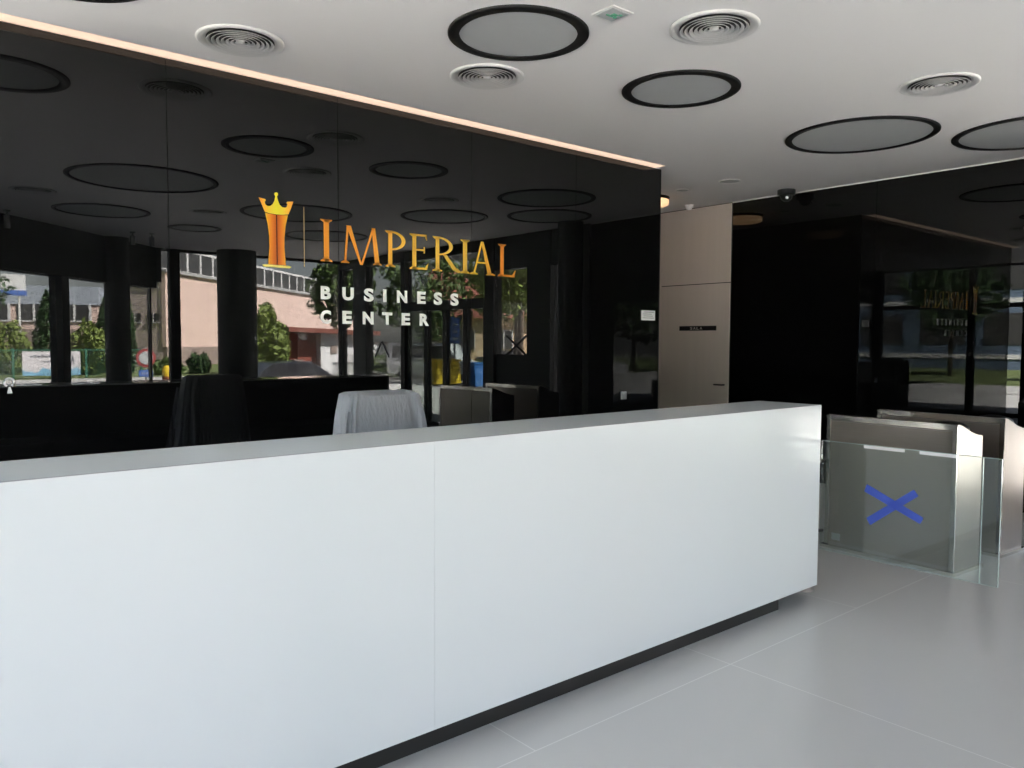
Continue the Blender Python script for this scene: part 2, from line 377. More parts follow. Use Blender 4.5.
for sgn in (1, -1): tb.box(-.19, .19, -.006, .006, -.018, .018, Matrix.Translation((-3.5+sgn*.13, .02, 1.31)) @ Matrix.Rotation(sgn*math.radians(50), 4, 'Y'))
tb.build('tape_chevron', 'tape_dark', wr)
d2 = sempty('door_2', (XR+.05, -2.62, 0), math.radians(90))
fm = MB(); fm.box(0, 2.32, -.09, .09, 2.0, 2.16)
for a in (0, .56, .64, 1.13, 1.19, 1.70, 1.76, 2.24): fm.box(a, a+.055, -.04, .04, 0, 2.0)
fm.box(0, 2.3, -.04, .04, 0, .07)
fm.build('frame', 'dark_metal', d2)
for a, b in ((.055, .56), (.695, 1.13), (1.245, 1.70), (1.815, 2.24)): MB().box(a, b, -.006, .006, .07, 2.0).build('pane', 'pane_tint', d2)

# ------------------------------------------------------------------ columns inside
def column(x, y, rad, label):
    t = thing('round_column', label, 'column', (x, y, 0))
    MB().lathe([(rad, 0.0), (rad, H-.001)], 40).build('shaft', 'column_grey', t)
    MB().lathe([(rad, 0), (rad+.012, 0), (rad+.012, .08), (rad, .08)], 40).build('base_ring', 'dark_metal', t)
column(5.47, -4.55, .34, 'thick dark grey round column mirrored left of the crown emblem')
column(3.34, -4.0, .185, 'slimmer dark round column mirrored behind the banner side of the black wall')
column(7.50, 1.92, .17, 'dark grey round column mirrored near the right end of the black wall')

# ------------------------------------------------------------------ ceiling lights, vents
def make_lamp(R, ring, label):
    t = thing('round_ceiling_lamp', label, 'ceiling lamp', (0, 0, H), 0, 'round recessed ceiling lamps')
    MB().lathe([(R, 0), (R, -.008), (R-.006, -.012), (R-ring, -.012), (R-ring, 0)], 72).build('ring', 'ring_black', t)
    MB().lathe([(R-ring-.001, -.004), (.001, -.004)], 72).build('membrane', 'lamp_cloth', t)
    return t
for x, y, R, lb in (
    (2.745, 3.20, .368, 'switched off round ceiling lamp at the top centre, nearest the green exit light'),
    (4.11, 3.21, .37, 'small round ceiling lamp between two vents, above the end of the light line'),
    (6.06, 3.00, .55, 'wide oval looking ceiling lamp left of the one cut off at the right edge'),
    (6.94, 2.10, .54, 'ceiling lamp cut off by the right edge of the picture'),
    (.78, 3.88, .37, 'round ceiling lamp mirrored at the far upper left corner of the black wall'),
    (2.35, 1.11, .70, 'largest round ceiling lamp mirrored in the left part of the black wall'),
    (2.52, -1.28, .55, 'round ceiling lamp mirrored just under the largest one at left'),
    (4.43, .14, .685, 'round ceiling lamp mirrored behind the crown emblem'),
    (5.96, 1.18, .56, 'round ceiling lamp mirrored directly above the middle gold letters'),
    (3.91, -2.07, .36, 'small round ceiling lamp mirrored left of the crown emblem near the window header'),
    (5.72, -1.58, .62, 'faint round ceiling lamp mirrored right of the crown emblem behind the first gold letters')):
    make_lamp_o = make_lamp(R, .06 if R < .4 else .05, lb); make_lamp_o.location = (x, y, H)

def make_vent(R, label):
    t = thing('ceiling_vent', label, 'ceiling vent', (0, 0, H), 0, 'round swirl ceiling vents')
    MB().lathe([(R, 0), (R, -.006), (R-.012, -.012), (R-.045, -.004), (R-.05, 0)], 56).build('flange', 'vent_white', t)
    MB().lathe([(R-.05, -.001), (.001, -.001)], 40).build('throat', 'vent_dark', t)
    n = 7; step = (R-.055)/n
    for k in range(n):
        ro = R-.052-k*step
        MB().lathe([(ro, -.014), (ro-.001, -.016), (ro-.017, -.005), (ro-.016, -.003), (ro, -.014)], 48).build('louvre', 'vent_white', t)
    MB().lathe([(.024, -.004), (.020, -.014), (.001, -.017)], 24).build('hub', 'vent_white', t)
    return t
v0 = make_vent(.225, 'round ceiling vent at the upper left, above the warm light line')
v0.location = (1.68, 4.24, H)
for x, y, lb in ((3.03, 3.82, 'round ceiling vent below the top centre lamp, nearest the light line'), (3.44, 2.48, 'round ceiling vent at the top, right of the green exit light'),
                 (5.23, 2.10, 'round ceiling vent near the right edge above the wide lamps'), (1.62, -.30, 'round ceiling vent mirrored at the far left of the black wall'),
                 (3.55, -.51, 'round ceiling vent mirrored left of the crown emblem')):
    dup(v0, lb, None, (x, y, H))

# exit light, downlights, detector, camera, lamp, sensors
t = thing('exit_light', 'small square recessed exit light with green mark on the ceiling', 'exit light', (2.92, 2.70, H))
MB().prism([(-.072, -.072), (.072, -.072), (.072, .072), (-.072, .072)], -.006, 0).build('frame', 'vent_white', t)
MB().box(-.056, .056, -.056, .056, -.0085, -.006).build('diffuser', 'lamp_cloth', t)
g = MB(); g.box(-.03, .012, .006, .016, -.0115, -.0085); g.box(-.01, .02, -.02, .0, -.0115, -.0085); g.lathe([(.001, -.0115), (.011, -.0115), (.011, -.0085)], 12, (.03, .012, 0)); g.box(.022, .04, -.03, -.018, -.0115, -.0085)
g.build('pictogram', 'green_print', t)
def downlight(x, y, R, lb):
    t = thing('downlight', lb, 'downlight', (x, y, H), 0, 'small white downlights by the door')
    MB().lathe([(R, 0), (R, -.006), (R-.012, -.009), (R-.018, -.002)], 32).build('rim', 'vent_white', t)
    MB().lathe([(R-.018, -.002), (.001, -.002)], 32).build('lens', 'lamp_cloth', t)
downlight(6.81, 5.27, .080, 'small white downlight beside the end of the black wall')
downlight(6.78, 4.67, .11, 'small white downlight in front of the beige door, right of the other')
t = thing('smoke_detector', 'tiny white smoke detector on the ceiling against the beige door top', 'smoke detector', (7.62, 5.80, H))
MB().lathe([(.055, 0), (.055, -.02), (.04, -.03)], 24).build('base', 'vent_white', t)
MB().lathe([(.04, -.03), (.03, -.05), (.001, -.052)], 24).build('chamber', 'vent_white', t)
t = thing('security_camera', 'small black dome security camera on the ceiling beside the black wall', 'security camera', (7.62, 4.55, H))
MB().lathe([(.092, 0), (.092, -.05), (.07, -.056)], 28).build('base', 'black_plastic', t)
MB().lathe([(.065, -.06), (.058, -.09), (.03, -.115), (.001, -.12)], 28).build('dome', 'black_plastic', t)
MB().tube([(-.045, -.03, -.085), (-.075, -.055, -.095)], .014, 12).build('lens', 'silver', t, label='silver rimmed lens')
t = thing('drum_ceiling_lamp', 'dark drum ceiling lamp with warm glow peeking past the black wall end', 'ceiling lamp', (6.885, 5.82, H))
MB().lathe([(.25, 0), (.25, -.03), (.243, -.032), (.243, -.02)], 40).build('drum', 'black_plastic', t)
MB().lathe([(.242, -.03), (.240, -.075), (.22, -.085), (.001, -.088)], 40).build('diffuser', 'warm_lamp', t, label='warm glowing diffuser')
def spot(x, y, h, lb):
    t = thing('ceiling_spotlight', lb, 'spotlight', (x, y, H), 0, 'spotlights mirrored high in the black wall')
    MB().lathe([(.04, 0), (.04, -.015), (.012, -.02), (.012, -.06)], 16).build('mount', 'grey_plastic', t)
    MB().lathe([(.001, -.055), (.035, -.06), (.035, -.06-h), (.001, -.06-h)], 20).build('body', 'grey_plastic', t)
spot(1.62, -2.05, .16, 'thin grey spotlight mirrored at the far left end of the black wall')
spot(3.35, -3.1, .13, 'grey spotlight mirrored above the window header, left of its pair')
spot(3.62, -3.1, .13, 'grey spotlight mirrored above the window header, right of its pair')

# ------------------------------------------------------------------ company sign on the black wall
SX, SZ = 2.11, 0.0
sign = thing('wall_sign', 'gold and white lettering with crown emblem on the black glass wall', 'wall sign', (SX, YW-.001, SZ))
def plate(name, polys, m, dep=.004, label=None):
    mb = MB()
    for p in polys: mb.prism([(a-SX, b-SZ) for a, b in p], -dep, 0, 'y')
    o = mb.build(name, m, sign)
    if label: o['label'] = label
    return o
crown = [(1.996, 2.352), (2.037, 2.346), (2.041, 2.338), (2.033, 2.331), (2.038, 2.313), (2.052, 2.306), (2.071, 2.308), (2.086, 2.322), (2.098, 2.345), (2.104, 2.372), (2.096, 2.383), (2.099, 2.393), (2.109, 2.397), (2.119, 2.392), (2.121, 2.383), (2.113, 2.372), (2.12, 2.345), (2.131, 2.322), (2.147, 2.309), (2.166, 2.307), (2.178, 2.314), (2.184, 2.332), (2.176, 2.339), (2.182, 2.347), (2.222, 2.352), (2.205, 2.305), (2.188, 2.268), (2.15, 2.262), (2.11, 2.260), (2.07, 2.262), (2.034, 2.268), (2.018, 2.305)]
plate('crown', [crown], 'crown', label='yellow gold crown')
left = [(2.036, 2.262), (2.107, 2.256), (2.107, 1.946), (2.052, 1.946), (2.057, 2.00), (2.061, 2.06), (2.060, 2.12), (2.052, 2.19)]
plate('rook_body', [left, [(2*2.110-a, b) for a, b in left]], 'rook', label='orange gold chess piece body')
plate('rook_base', [[(2.014, 1.939), (2.03, 1.944), (2.19, 1.944), (2.206, 1.939), (2.19, 1.929), (2.03, 1.929)]], 'pale_gold')
plate('divider', [[(2.2925, 1.944), (2.2965, 1.944), (2.2965, 2.327), (2.2925, 2.327)]], 'line_gold', .002)

def serif(x, y, w_, up, t_=.010):      # flat serif with a little bracket
    d = 1 if up else -1
    return [(x-w_/2, y), (x+w_/2, y), (x+w_/2, y+d*t_*.7), (x+w_*.22, y+d*t_*2.0), (x-w_*.22, y+d*t_*2.0), (x-w_/2, y+d*t_*.7)]
def bar(x0, y0, x1, y1, t0, t1=None):  # slanted stroke, horizontal thickness
    t1 = t0 if t1 is None else t1
    return [(x0-t0/2, y0), (x0+t0/2, y0), (x1+t1/2, y1), (x1-t1/2, y1)]
def bowl(x, yc, rx, ry, tk, tn, n=18): # half ring opening to the left
    out = [(x+rx*math.cos(a), yc+ry*math.sin(a)) for a in [PI/2-PI*k/n for k in range(n+1)]]
    inn = [(x+(rx-tk)*math.cos(a), yc+(ry-tn)*math.sin(a)) for a in [-PI/2+PI*k/n for k in range(n+1)]]
    return [[out[k], out[k+1], inn[n-k-1], inn[n-k]] for k in range(n)]
ST = .036; TN = .014
def glyph(ch, x0, x1, z0, z1):
    w_, h = x1-x0, z1-z0; P = []
    if ch == 'I':
        xc = (x0+x1)/2; P += [bar(xc, z0, xc, z1, ST), serif(xc, z0, w_, True), serif(xc, z1, w_, False)]
    elif ch == 'M':
        xa, xv, xb, xe = x0+.16*w_, x0+.50*w_, x0+.80*w_, x0+.905*w_
        P += [bar(x0+.09*w_, z0, xa, z1, TN), bar(xv-.004, z0-.006, xa+.006, z1, .012, .034), bar(xv+.001, z0-.006, xb, z1, TN), bar(xe, z0, xb+.002, z1, .036, .026)]
        P += [serif(x0+.09*w_, z0, .20*w_, True, .008), serif(xe, z0, .22*w_, True, .008)]
    elif ch in 'PR':
        xs = x0+(.25 if ch == 'P' else .18)*w_; rx = (x1-xs) if ch == 'P' else .52*w_
        P += [bar(xs, z0, xs, z1, .031), serif(xs, z0, .082, True, .009), serif(xs-.01, z1, .06, False, .009)]
        yc = z1-.27*h; P += bowl(xs, yc, rx, .27*h, .030, .012)
        if ch == 'R':
            P += [[(xs+.05, yc-.25*h), (xs+.085, yc-.25*h), (x1-.035, z0+.016), (x1-.075, z0+.012)], [(x1-.078, z0+.02), (x1-.035, z0+.03), (x1, z0+.002), (x1-.03, z0-.004)]]
    elif ch == 'E':
        xs = x0+.24*w_
        P += [bar(xs, z0, xs, z1, .031), serif(xs-.008, z0, .06, True, .009), serif(xs-.008, z1, .06, False, .009)]
        P += [[(xs, z1), (x1-.012, z1), (x1-.012, z1-.014), (xs, z1-.014)], [(x1-.024, z1-.012), (x1-.012, z1), (x1-.010, z1-.042)]]
        P += [[(xs, z0), (x1-.006, z0), (x1-.012, z0+.014), (xs, z0+.014)], [(x1-.010, z0), (x1+.002, z0+.048), (x1-.026, z0+.013)]]
        zm = z0+.53*h; P += [[(xs, zm), (x1-.03, zm), (x1-.03, zm+.013), (xs, zm+.013)], [(x1-.036, zm-.016), (x1-.028, zm-.016), (x1-.028, zm+.03), (x1-.036, zm+.03)]]
    elif ch == 'A':
        xa = x0+.47*w_
        P += [bar(x0+.15*w_, z0, xa, z1, TN), bar(x0+.80*w_, z0, xa+.004, z1, .038, .020), [(x0+.28*w_, z0+.34*h), (x0+.70*w_, z0+.34*h), (x0+.68*w_, z0+.385*h), (x0+.29*w_, z0+.385*h)]]
        P += [serif(x0+.15*w_, z0, .30*w_, True, .008), serif(x0+.83*w_, z0, .36*w_, True, .008)]
    elif ch == 'L':
        xs = x0+.25*w_
        P += [bar(xs, z0, xs, z1, .033), serif(xs, z1, .078, False, .009), serif(xs-.01, z0, .06, True, .009)]
        P += [[(xs, z0), (x1-.006, z0), (x1-.012, z0+.015), (xs, z0+.015)], [(x1-.010, z0), (x1+.002, z0+.055), (x1-.03, z0+.013)]]
    return P
for ch, a, b, z0, z1 in (('I', 2.409, 2.492, 1.990, 2.264), ('M', 2.559, 2.862, 1.990, 2.240), ('P', 2.895, 3.060, 1.986, 2.236), ('E', 3.098, 3.252, 1.983, 2.233),
                         ('R', 3.288, 3.550, 1.981, 2.231), ('I', 3.545, 3.626, 1.979, 2.229), ('A', 3.633, 3.872, 1.977, 2.228), ('L', 3.900, 4.079, 1.976, 2.226)):
    plate('letter', glyph(ch, a, b, z0, z1), 'gold')

def text_mesh(ch, off=0.0, dep=.004):
    cu = bpy.data.curves.new('t', 'FONT'); cu.body = ch; cu.size = 1; cu.offset = off; cu.fill_mode = 'BOTH'; cu.resolution_u = 4
    o = bpy.data.objects.new('t', cu); C.objects.link(o); bpy.context.view_layer.update()
    me = bpy.data.meshes.new_from_object(o.evaluated_get(bpy.context.evaluated_depsgraph_get()))
    vs = [(v.co.x, v.co.y) for v in me.vertices]; fs = [tuple(p.vertices) for p in me.polygons]
    bpy.data.objects.remove(o); bpy.data.curves.remove(cu); bpy.data.meshes.remove(me)
    return vs, fs
def text_piece(mb, ch, x0, x1, z0, z1, off=.03, y=-.003, fn=None):
    """one glyph stretched into a box in the x-z plane, facing -y"""
    vs, fs = text_mesh(ch, off)
    a0 = min(v[0] for v in vs); a1 = max(v[0] for v in vs); b0 = min(v[1] for v in vs); b1 = max(v[1] for v in vs)
    P = [(x0+(v[0]-a0)/(a1-a0)*(x1-x0), z0+(v[1]-b0)/(b1-b0)*(z1-z0)) for v in vs]
    n = len(P); mb.add([(p[0], y, p[1]) for p in P]+[(p[0], 0, p[1]) for p in P], fs+[tuple(i+n for i in reversed(q)) for q in fs])
    # side walls along the outline
    from collections import Counter
    cnt = Counter(tuple(sorted((q[i], q[(i+1) % len(q)]))) for q in fs for i in range(len(q)))
    base = len(mb.v)-2*n
    for q in fs:
        for i in range(len(q)):
            e = (q[i], q[(i+1) % len(q)])
            if cnt[tuple(sorted(e))] == 1: mb.f.append((base+e[1], base+e[0], base+n+e[0], base+n+e[1])); mb.sm.append(False)
for ch, a, b, z0, z1 in (('B', 2.408, 2.480, 1.742, 1.828), ('U', 2.565, 2.650, 1.741, 1.828), ('S', 2.728, 2.803, 1.739, 1.829), ('I', 2.878, 2.904, 1.740, 1.827), ('N', 2.990, 3.074, 1.739, 1.826), ('E', 3.160, 3.230, 1.738, 1.825), ('S', 3.303, 3.377, 1.735, 1.826), ('S', 3.451, 3.526, 1.734, 1.825),
                         ('C', 2.404, 2.480, 1.582, 1.671), ('E', 2.564, 2.634, 1.584, 1.670), ('N', 2.717, 2.801, 1.583, 1.669), ('T', 2.870, 2.950, 1.583, 1.669), ('E', 3.028, 3.098, 1.582, 1.668), ('R', 3.180, 3.260, 1.581, 1.667)):
    mb = MB(); text_piece(mb, ch, a-SX, b-SX, z0, z1, .045); mb.build('letter', 'letters_white', sign, label='bold white letter')

# door sign SALA on the beige door
t = thing('door_sign', 'narrow black room sign on the beige door', 'sign', (XR-.015, 5.78, 0), math.radians(-90))
MB().box(-.265, .265, -.006, 0, 1.610, 1.665).build('plate', 'sign_black', t)
mb = MB()
for k, ch in enumerate('SALA'):
    text_piece(mb, ch, -.105+k*.047, -.071+k*.047, 1.622, 1.654, .01, -.0015)
mb.v = [(x, y-.006, z) for x, y, z in mb.v]; mb.build('lettering', 'sign_text', t)
# paper notice, switch and foil tag on the black wall
t = thing('paper_notice', 'small white paper notice on the black wall near its right end', 'notice', (5.60, YW-.002, 0))
MB().box(0, .195, -.002, 0, 1.672, 1.762).build('sheet', 'paper', t)
n_ = MB()
for k in range(4): n_.box(.02+.01*(k % 2), .175-.015*(k % 3), -.0026, -.002, 1.690+k*.018, 1.696+k*.018)
n_.build('printing', 'paper_ink', t)
t = thing('wall_switch', 'small grey wall switch low on the black wall above the white desk', 'switch', (5.37, YW-.002, .99))
MB().box(-.035, .035, -.008, 0, -.035, .035).build('plate', 'grey_plastic', t); MB().box(-.02, .02, -.013, -.008, -.02, .02).build('rocker', 'grey_plastic', t)
t = thing('foil_tag', 'small silver looped foil tag on the black wall at the left edge', 'tag', (.655, YW-.002, 1.22))
MB().tube([(.021*math.cos(a), -.006, .021*math.sin(a)+.028) for a in [math.radians(-60+k*20) for k in range(16)]], .006, 8).build('loop', 'silver', t)
MB().prism([(-.010, -.028), (.013, -.028), (.004, .005), (-.003, .005)], -.006, 0, 'y').build('tail', 'silver', t)

# ------------------------------------------------------------------ reception desk
DX0, DX1, DY0, DY1 = -.6, 4.218, 2.27, 2.668
desk = thing('reception_desk', 'long white glossy reception desk with black plinth', 'reception desk', (DX0, DY0, 0))
def D(mb_args, name, m, **k): MB().box(mb_args[0]-DX0, mb_args[1]-DX0, mb_args[2]-DY0, mb_args[3]-DY0, mb_args[4], mb_args[5]).build(name, m, desk, **k)
D((DX0, 1.5705, DY0, DY0+.02, .088, 1.12), 'front_panel', 'white_glass')
D((1.5715, DX1, DY0, DY0+.02, .088, 1.12), 'front_panel', 'white_glass')
D((DX0, DX1, DY0+.0202, DY1, 1.1085, 1.12), 'top', 'desk_top')
D((DX1-.02, DX1, DY0+.0205, DY1, .088, 1.108), 'end_panel', 'white_glass')
D((DX0, DX1-.0205, DY1-.03, DY1-.001, .088, 1.107), 'back_panel', 'black_panel', label='matt black back panel')
D((DX0, DX1-.0205, DY0+.0205, DY1-.031, .088, .11), 'bottom_panel', 'black_panel')
D((DX0+.02, 3.90, DY0+.05, DY0+.09, 0, .088), 'plinth', 'plinth', label='black recessed plinth')
D((DX0+.02, 3.9, DY1, DY1+.42, .70, .73), 'worktop', 'black_panel')
MB().lathe([(.001, 0), (.038, 0), (.04, .004), (.04, .088)], 28, (.1, .16, 0)).build('foot', 'steel', desk)

# ------------------------------------------------------------------ covered chair
ch = thing('office_chair', 'high-backed office chair under clear dust sheet behind the desk', 'chair', (2.125, 3.60, 0))
s_ = MB(); s_.bbox(-.22, .22, -.46, -.09, .46, .55, .03); s_.build('seat', 'black_plastic', ch)
b_ = MB()
vs = []; nz = 8
for i in range(nz+1):
    z = .52+.63*i/nz; y = -.04+.02*i/nz
    for xx in (-.19, -.11, 0, .11, .19):
        wv = .9+.1*math.sin(PI*i/nz); vs.append((xx*wv, y-.04*(xx/.19)**2-.01, z))
n5 = 5; nv = len(vs); vs2 = vs+[(a, b+.04, c) for a, b, c in vs]
fs = [(i*n5+k, i*n5+k+1, (i+1)*n5+k+1, (i+1)*n5+k) for i in range(nz) for k in range(4)]
fs += [tuple(nv+q for q in reversed(f_)) for f_ in fs[:]]
for i in range(nz): fs += [(i*n5, (i+1)*n5, nv+(i+1)*n5, nv+i*n5), ((i+1)*n5+4, i*n5+4, nv+i*n5+4, nv+(i+1)*n5+4)]
for k in range(4): fs += [(k+1, k, nv+k, nv+k+1), (nz*n5+k, nz*n5+k+1, nv+nz*n5+k+1, nv+nz*n5+k)]
b_.add(vs2, fs, False); b_.build('backrest', 'black_plastic', ch)
MB().tube([(0, -.22, .12), (0, -.22, .46)], .03, 14).build('gas_lift', 'steel_side', ch)
for k in range(5):
    a = 2*PI*k/5+.3
    l = MB().tube([(0, -.22, .12), (.24*math.cos(a), -.22+.24*math.sin(a), .075)], [.028, .018], 10).build('leg', 'black_plastic', ch)
    MB().tube([(.24*math.cos(a)-.02, -.22+.24*math.sin(a), .03), (.24*math.cos(a)+.02, -.22+.24*math.sin(a), .03)], .03, 12).build('caster', 'black_plastic', l)
def sheet_mat():
    m = bpy.data.materials.new('dust_sheet_plastic'); m.use_nodes = True; nt = m.node_tree; nt.nodes.clear()
    o = nt.nodes.new('ShaderNodeOutputMaterial'); d = nt.nodes.new('ShaderNodeBsdfPrincipled'); tr = nt.nodes.new('ShaderNodeBsdfTranslucent'); tp = nt.nodes.new('ShaderNodeBsdfTransparent')
    d.inputs['Base Color'].default_value = (.50, .52, .56, 1); d.inputs['Roughness'].default_value = .3; tr.inputs[0].default_value = (.6, .62, .66, 1)
    tc = nt.nodes.new('ShaderNodeTexCoord'); mp = nt.nodes.new('ShaderNodeMapping'); mp.inputs['Scale'].default_value = (9, 9, 2.2)
    n = nt.nodes.new('ShaderNodeTexNoise'); n.inputs['Scale'].default_value = 4; n.inputs['Detail'].default_value = 5
    bp = nt.nodes.new('ShaderNodeBump'); bp.inputs['Strength'].default_value = .8; bp.inputs['Distance'].default_value = .04
    nt.links.new(tc.outputs['Object'], mp.inputs[0]); nt.links.new(mp.outputs[0], n.inputs['Vector']); nt.links.new(n.outputs[0], bp.inputs['Height'])
    nt.links.new(bp.outputs[0], d.inputs['Normal'])
    a = nt.nodes.new('ShaderNodeMixShader'); a.inputs[0].default_value = .25; b = nt.nodes.new('ShaderNodeMixShader'); b.inputs[0].default_value = .08
    nt.links.new(d.outputs[0], a.inputs[1]); nt.links.new(tr.outputs[0], a.inputs[2]); nt.links.new(a.outputs[0], b.inputs[1]); nt.links.new(tp.outputs[0], b.inputs[2]); nt.links.new(b.outputs[0], o.inputs[0])
    return m
M['sheet'] = sheet_mat()
cover = thing('dust_sheet', 'crumpled translucent plastic dust sheet draped over the office chair', 'dust sheet', (2.125, 3.60, 0))
def sheet():
    mb = MB(); n = 96; rows = 22; vs = []
    def ring(hx, hy, cy, z, amp, ph):
        out = []
        for k in range(n):
            a = 2*PI*k/n; c_, s__ = math.cos(a), math.sin(a); e = .28
            x = hx*math.copysign(abs(c_)**e, c_); y = cy+hy*math.copysign(abs(s__)**e, s__)
            wv = amp*(math.sin(11*a+ph)+.6*math.sin(17*a+1.7*ph+1)+.4*math.sin(29*a+.5))
            out.append((x*(1+wv/hx*.6), y+wv*s__, z+.006*math.sin(5*a)))
        return out
    for i in range(rows+1):
        t_ = i/rows; z = 1.195-1.05*t_**1.05
        hx = .205+.012*min(1, t_*8)+.085*t_; hy = .080+.10*t_+.34*max(0, t_-.35)**.8*(1 if t_ > .35 else 0); cy = .050+.05*t_-hy
        vs += ring(hx, hy, cy, z, .005+.020*t_, t_*1.4)
    top = ring(.186, .05, -.025, 1.205, .001, 0); tp2 = ring(.12, .01, -.025, 1.209, 0, 0)
    allv = tp2+top+vs; m = len(allv)//n
    fs = [(i*n+k, (i+1)*n+k, (i+1)*n+(k+1) % n, i*n+(k+1) % n) for i in range(m-1) for k in range(n)]
    mb.add(allv, fs, True); mb.f.append(tuple(range(n))); mb.sm.append(True)
    return mb
sheet().build('sheet', 'sheet', cover)
# a flap of the same sheet hanging loose at the left
fl = MB(); vs = []; fs = []
for i in range(9):
    for k in range(5):
        z = 1.12-.7*i/8; wdt = .01+.12*(i/8)
        vs.append((-.222-wdt*k/4, -.10-.02*math.sin(k*2+i*.6)-.12*i/8, z))
for i in range(8):
    for k in range(4): fs.append((i*5+k, i*5+k+1, (i+1)*5+k+1, (i+1)*5+k))
fl.add(vs, fs, True).build('loose_flap', 'sheet', cover)

# ------------------------------------------------------------------ turnstiles
def turnstile(loc, rz, label):
    t = thing('turnstile', label, 'turnstile', loc, rz, 'steel access turnstiles')
    # local: x across (0 = side towards the desk), y along (0 = near end)
    prof = [(0, .02), (0, .955), (.02, .960), (.06, .950), (.12, .928), (.18, .905), (.24, .888), (.29, .878), (.34, .872), (.34, .02)]
    MB().prism(prof, 0, .90, 'y').build('body', 'steel', t)
    MB().box(-.004, 0, .03, .87, .045, .912).build('side_panel', 'steel_side', t, label='darker steel side panel')
    MB().box(-.008, 0, 0, .90, .922, .958).build('top_rail', 'steel_edge', t)
    MB().box(-.010, 0, -.002, .028, .02, .955).build('corner_trim', 'steel_edge', t)
    MB().box(-.010, 0, .872, .90, .02, .955).build('corner_trim', 'steel_edge', t)
    MB().box(-.03, .37, -.02, .92, 0, .02).build('base_plate', 'steel_edge', t)
    rd = MB(); rd.ball((.215, .16, .915), .085, .13, .048, 20, 8); rd.build('card_reader', 'black_plastic', t, label='black card reader')
    MB().box(.34, .344, .05, .85, .05, .85).build('side_panel', 'steel_side', t)
    lb = MB(); lb.box(-.006, -.004, .78, .845, .06, .11); lb.build('label_plate', 'lamp_cloth', t)
    return t
t1 = turnstile((5.335, 1.96, 0), math.radians(-4.5), 'brushed steel turnstile nearest the desk, behind the taped glass flap')
t2 = dup(t1, 'brushed steel turnstile cut off by the right edge, behind the first', None, (6.06, 1.93, 0), math.radians(-4.0))
# swinging glass flap on its own post beside the desk. local x runs along the glass from the hinge to the free end
fp = thing('glass_gate', 'clear glass gate leaf with blue tape cross, on a steel post beside the desk', 'glass gate', (4.49, 2.405, 0), math.atan2(-.975, -.015))
Lf = .975; ZT = .884; ZB = .225
MB().box(0, Lf, -.005, .005, ZB, ZT).build('pane', 'flap_glass', fp)
eg = MB(); eg.box(0, Lf, -.0052, .0052, ZT-.001, ZT+.002); eg.box(Lf-.001, Lf+.001, -.0052, .0052, ZB, ZT); eg.box(0, Lf, -.0052, .0052, ZB-.001, ZB+.001); eg.build('polished_edge', 'flap_edge', fp)
MB().box(Lf-.088, Lf-.0865, -.0054, .0054, ZB, ZT).build('edge_line', 'flap_edge', fp)
rot = Matrix.Rotation(-math.atan2(-.975, -.015), 4, 'Z')
pp = rot @ Vector((4.338-4.49, 2.415-2.405, 0))
MB().lathe([(.001, 0), (.055, 0), (.055, .008), (.034, .012), (.034, .93), (.028, .938), (.001, .938)], 28, tuple(pp)).build('post', 'steel', fp, label='round steel post')
for zz in (.34, .76):
    MB().tube([(pp.x, pp.y, zz), (.012, 0, zz)], .010, 12).build('bracket', 'black_plastic', fp)
for (s0, z0_, s1, z1_) in ((.275, .641, .592, .500), (.298, .447, .561, .650)):
    dx, dz = s1-s0, z1_-z0_; l = math.hypot(dx, dz); px_, pz_ = -dz/l*.021, dx/l*.021
    MB().prism([(s0+px_, z0_+pz_), (s0-px_*.8, z0_-pz_*1.3), (s1-px_*.9, z1_-pz_*.9), (s1+px_*1.2, z1_+pz_)], -.0065, -.0055, 'y').build('tape_strip', 'tape', fp, label='blue adhesive tape strip')
for a, b in ((.26, .49), (.57, .76)):  # two pale strips along the pane's top edge
    MB().box(a, b, -.007, -.0055, ZT-.018, ZT-.001).build('white_strip', 'paper', fp, label='white strip along the top')

# ------------------------------------------------------------------ the street outside (seen mirrored in the black wall)
G = -.6
struct('ground', MB().box(-90, 120, -150, 60, G-.3, G), 'asphalt')
struct('trim_4', MB().prism([(XR+7, YF-9), (XR+7, YB+2), (XR+.14, YB+2), (XR+.14, YF-.10), (XO-.1, YF-.15), (XL-.15, YO-.2), (XL-.15, YB+2), (XL-8, YB+2), (XL-8, YF-9)], G, -.02), 'paving')   # outside terrace around the lobby
struct('pavement_far', MB().box(-20, 60, -35.2, -31.5, G, G+.10), 'paving')
struct('pavement_side', MB().box(-26, -20, -60, 40, G, G+.10), 'paving')
struct('lawn', MB().box(-60, -26, -60, 60, G, G+.08), 'grass')
struct('lawn_far', MB().box(-20, 60, -60, -35.3, G, G+.12), 'grass')

